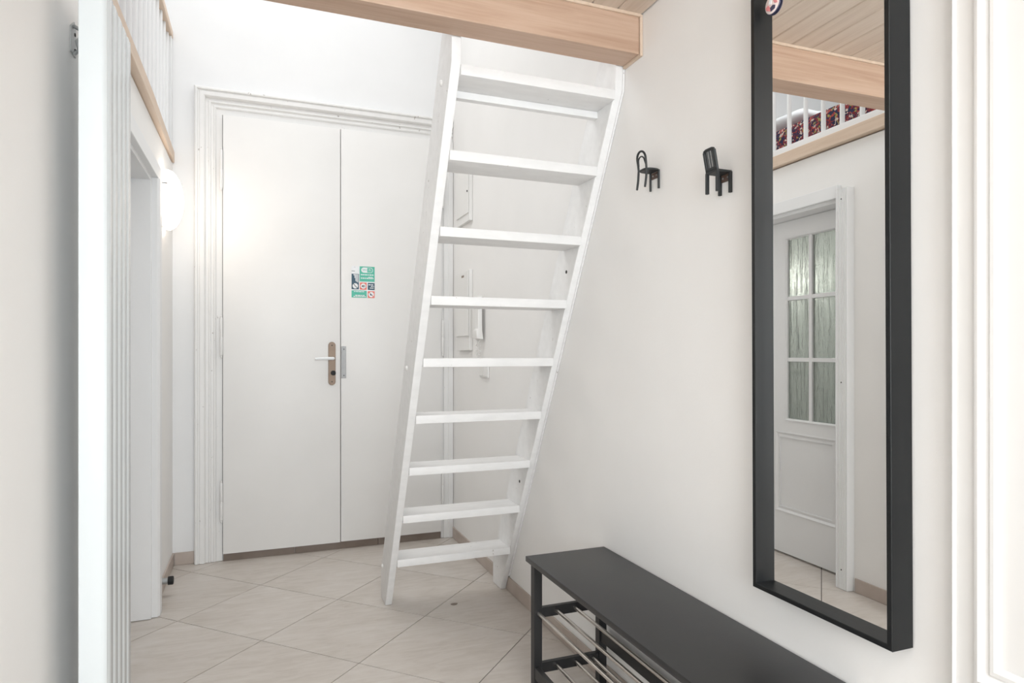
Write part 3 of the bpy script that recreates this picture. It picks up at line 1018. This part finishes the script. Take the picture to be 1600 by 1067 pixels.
# wifi pill: white left half, outlined right half
asp = sw_ / sh_
pill = [(0.68, 0.80)] + [(0.53 + 0.115 * math.cos(a), 0.885 + 0.115 * asp * math.sin(a)) for a in [math.pi * 1.5 - math.pi * k / 14 for k in range(15)]] + [(0.68, 0.97)]
pill[0] = (0.68, 0.885 - 0.115 * asp)
pill[-1] = (0.68, 0.885 + 0.115 * asp)
shape('wifi_logo', 'white', pill, 0.0009)
ro, ri = 0.115, 0.098
outl = [(0.68, 0.885 - ro * asp)] + [(0.81 + ro * math.cos(a), 0.885 + ro * asp * math.sin(a)) for a in [-math.pi / 2 + math.pi * k / 14 for k in range(15)]] + [(0.68, 0.885 + ro * asp)]
inl = [(0.68, 0.885 + ri * asp)] + [(0.81 + ri * math.cos(a), 0.885 + ri * asp * math.sin(a)) for a in [math.pi / 2 - math.pi * k / 14 for k in range(15)]] + [(0.68, 0.885 - ri * asp)]
shape('wifi_logo', 'white', outl + inl, 0.0009)


def text(body, size, u, v_, mat):
    cu = bpy.data.curves.new('text', 'FONT')
    cu.body = body
    cu.size = size
    cu.align_x = 'CENTER'
    cu.align_y = 'CENTER'
    cu.resolution_u = 2
    to = bpy.data.objects.new('text', cu)
    COL.objects.link(to)
    dg = bpy.context.evaluated_depsgraph_get()
    me = bpy.data.meshes.new_from_object(to.evaluated_get(dg))
    bpy.data.objects.remove(to)
    bt = B()
    bt.bm.from_mesh(me)
    bpy.data.meshes.remove(me)
    for q in bt.bm.verts:
        q.co = Vector((SX0 + u * sw_ + q.co.x, YS - 0.0012, SZ0 + v_ * sh_ + q.co.y))
    return obj('lettering', bt, mat, st)


text('Wi', 0.021, 0.555, 0.885, 'teal')
text('Fi', 0.021, 0.79, 0.885, 'white')
# lines of small print
for (u0, u1, v_, h_) in ((0.40, 0.95, 0.735, 0.03), (0.40, 0.95, 0.625, 0.035), (0.72, 0.94, 0.66, 0.02), (0.10, 0.55, 0.19, 0.022), (0.16, 0.56, 0.07, 0.030), (0.08, 0.62, 0.035, 0.022),
                         (0.73, 0.94, 0.42, 0.028), (0.84, 0.97, 0.37, 0.026), (0.79, 0.96, 0.315, 0.028)):
    u = u0
    b_ = B()
    while u < u1 - 0.01:
        l_ = random.uniform(0.05, 0.13)
        e_ = min(u + l_, u1)
        b_.box(SX0 + u * sw_, SX0 + e_ * sw_, YS - 0.0009, YS - 0.0002, SZ0 + (v_ - h_ / 2) * sh_, SZ0 + (v_ + h_ / 2) * sh_)
        u = e_ + 0.018
    obj('print_line', b_, 'white', st)
for k, (u, v0, v1) in enumerate(((0.10, 0.70, 0.745), (0.14, 0.62, 0.745), (0.18, 0.52, 0.745), (0.225, 0.50, 0.745), (0.27, 0.48, 0.745))):
    flat('print_line', 'white', u - 0.014, u + 0.014, v0, v1, 0.0009)
flat('house_mark', 'greymetal', 0.0, 0.14, 0.825, 0.855, 0.0009)
shape('house_mark', 'greymetal', [(0.10, 0.955), (0.135, 0.985), (0.17, 0.955), (0.17, 0.948), (0.135, 0.975), (0.10, 0.948)], 0.0009)
for (u, v_) in ((0.158, 0.37), (0.505, 0.370), (0.85, 0.108)):
    shape('sign_disc', 'white', disc(u, v_, 0.118), 0.0009)
b_ = [(-0.085, 0.055), (-0.07, 0.07), (0.085, -0.055), (0.07, -0.07)]
shape('sign_bar', 'dark', [(0.158 + a, 0.37 + c_) for a, c_ in b_], 0.0012)
shape('sign_bar', 'coral', [(0.85 + a, 0.108 + c_) for a, c_ in b_], 0.0011)
shape('speaker_sign', 'dark', [(0.435, 0.385), (0.435, 0.355), (0.47, 0.355), (0.515, 0.325), (0.515, 0.415), (0.47, 0.385)], 0.0012)
for q in (0.045, 0.070):
    arc = [(0.515 + q * math.cos(a), 0.37 + q * asp * math.sin(a)) for a in [R(-55 + 11 * k) for k in range(11)]]
    arc += [(0.515 + (q - 0.013) * math.cos(a), 0.37 + (q - 0.013) * asp * math.sin(a)) for a in [R(55 - 11 * k) for k in range(11)]]
    shape('speaker_sign', 'dark', arc, 0.0012)
shape('shoe_sign', 'navy', [(0.80, 0.14), (0.80, 0.08), (0.91, 0.08), (0.91, 0.095), (0.86, 0.11), (0.835, 0.14)], 0.0012)

# ------------------------------------------------------------------ small things on the floor
ds = empty('door_stop', (XL, 3.583, 0.081))
tag(ds, 'grey door stop with black rubber tip by the skirting', 'door stop')
md = lambda a, c_, h: (XL + 0.0085 + h, 3.583 + a, 0.081 + c_)
obj('stop_base', B().lathe([(0.020, 0), (0.019, 0.004), (0.0145, 0.006), (0.0145, 0.030), (0, 0.0305)], md, 20), 'greymetal', ds, 40)
obj('rubber_tip', B().lathe([(0.0145, 0.0306), (0.020, 0.031), (0.0205, 0.052), (0.018, 0.055), (0, 0.056)], md, 20), 'rubber', ds, 40)

pc = [(0.865 + 0.016 * math.cos(a) * (1 + 0.2 * math.sin(3 * a)), 2.987 + 0.011 * math.sin(a)) for a in [2 * math.pi * k / 14 for k in range(14)]]
o = obj('stone_chip', B().prism(pc, 0.0003, 0.003, XYZ).bevel(0.001, 1), 'thresh', loc=(0.865, 2.987, 0))
tag(o, 'tiny dark chip lying on the floor tile by the ladder', 'chip')

# ------------------------------------------------------------------ lamp added behind the glazed door to make the highlights in its panes
bl = empty('highlight_lamp', (-1.25, 3.62, 1.72))
tag(bl, 'unseen globe lamp added for the highlights in the rippled door glass', 'lamp')
mbl = lambda a, c_, h: (-1.25 + a, 3.62 + c_, 1.72 + h)
gp = [(0.048 * math.cos(R(a)), 0.048 * math.sin(R(a))) for a in range(-90, 91, 10)]
obj('lamp_globe', B().lathe(gp, mbl, 24), 'lamp3', bl, 60)
obj('lamp_rod', B().tube([(-1.25, 3.62, 1.767), (-1.25, 3.62, ZG - 0.071)], 0.008, 8), 'greymetal', bl, 40)
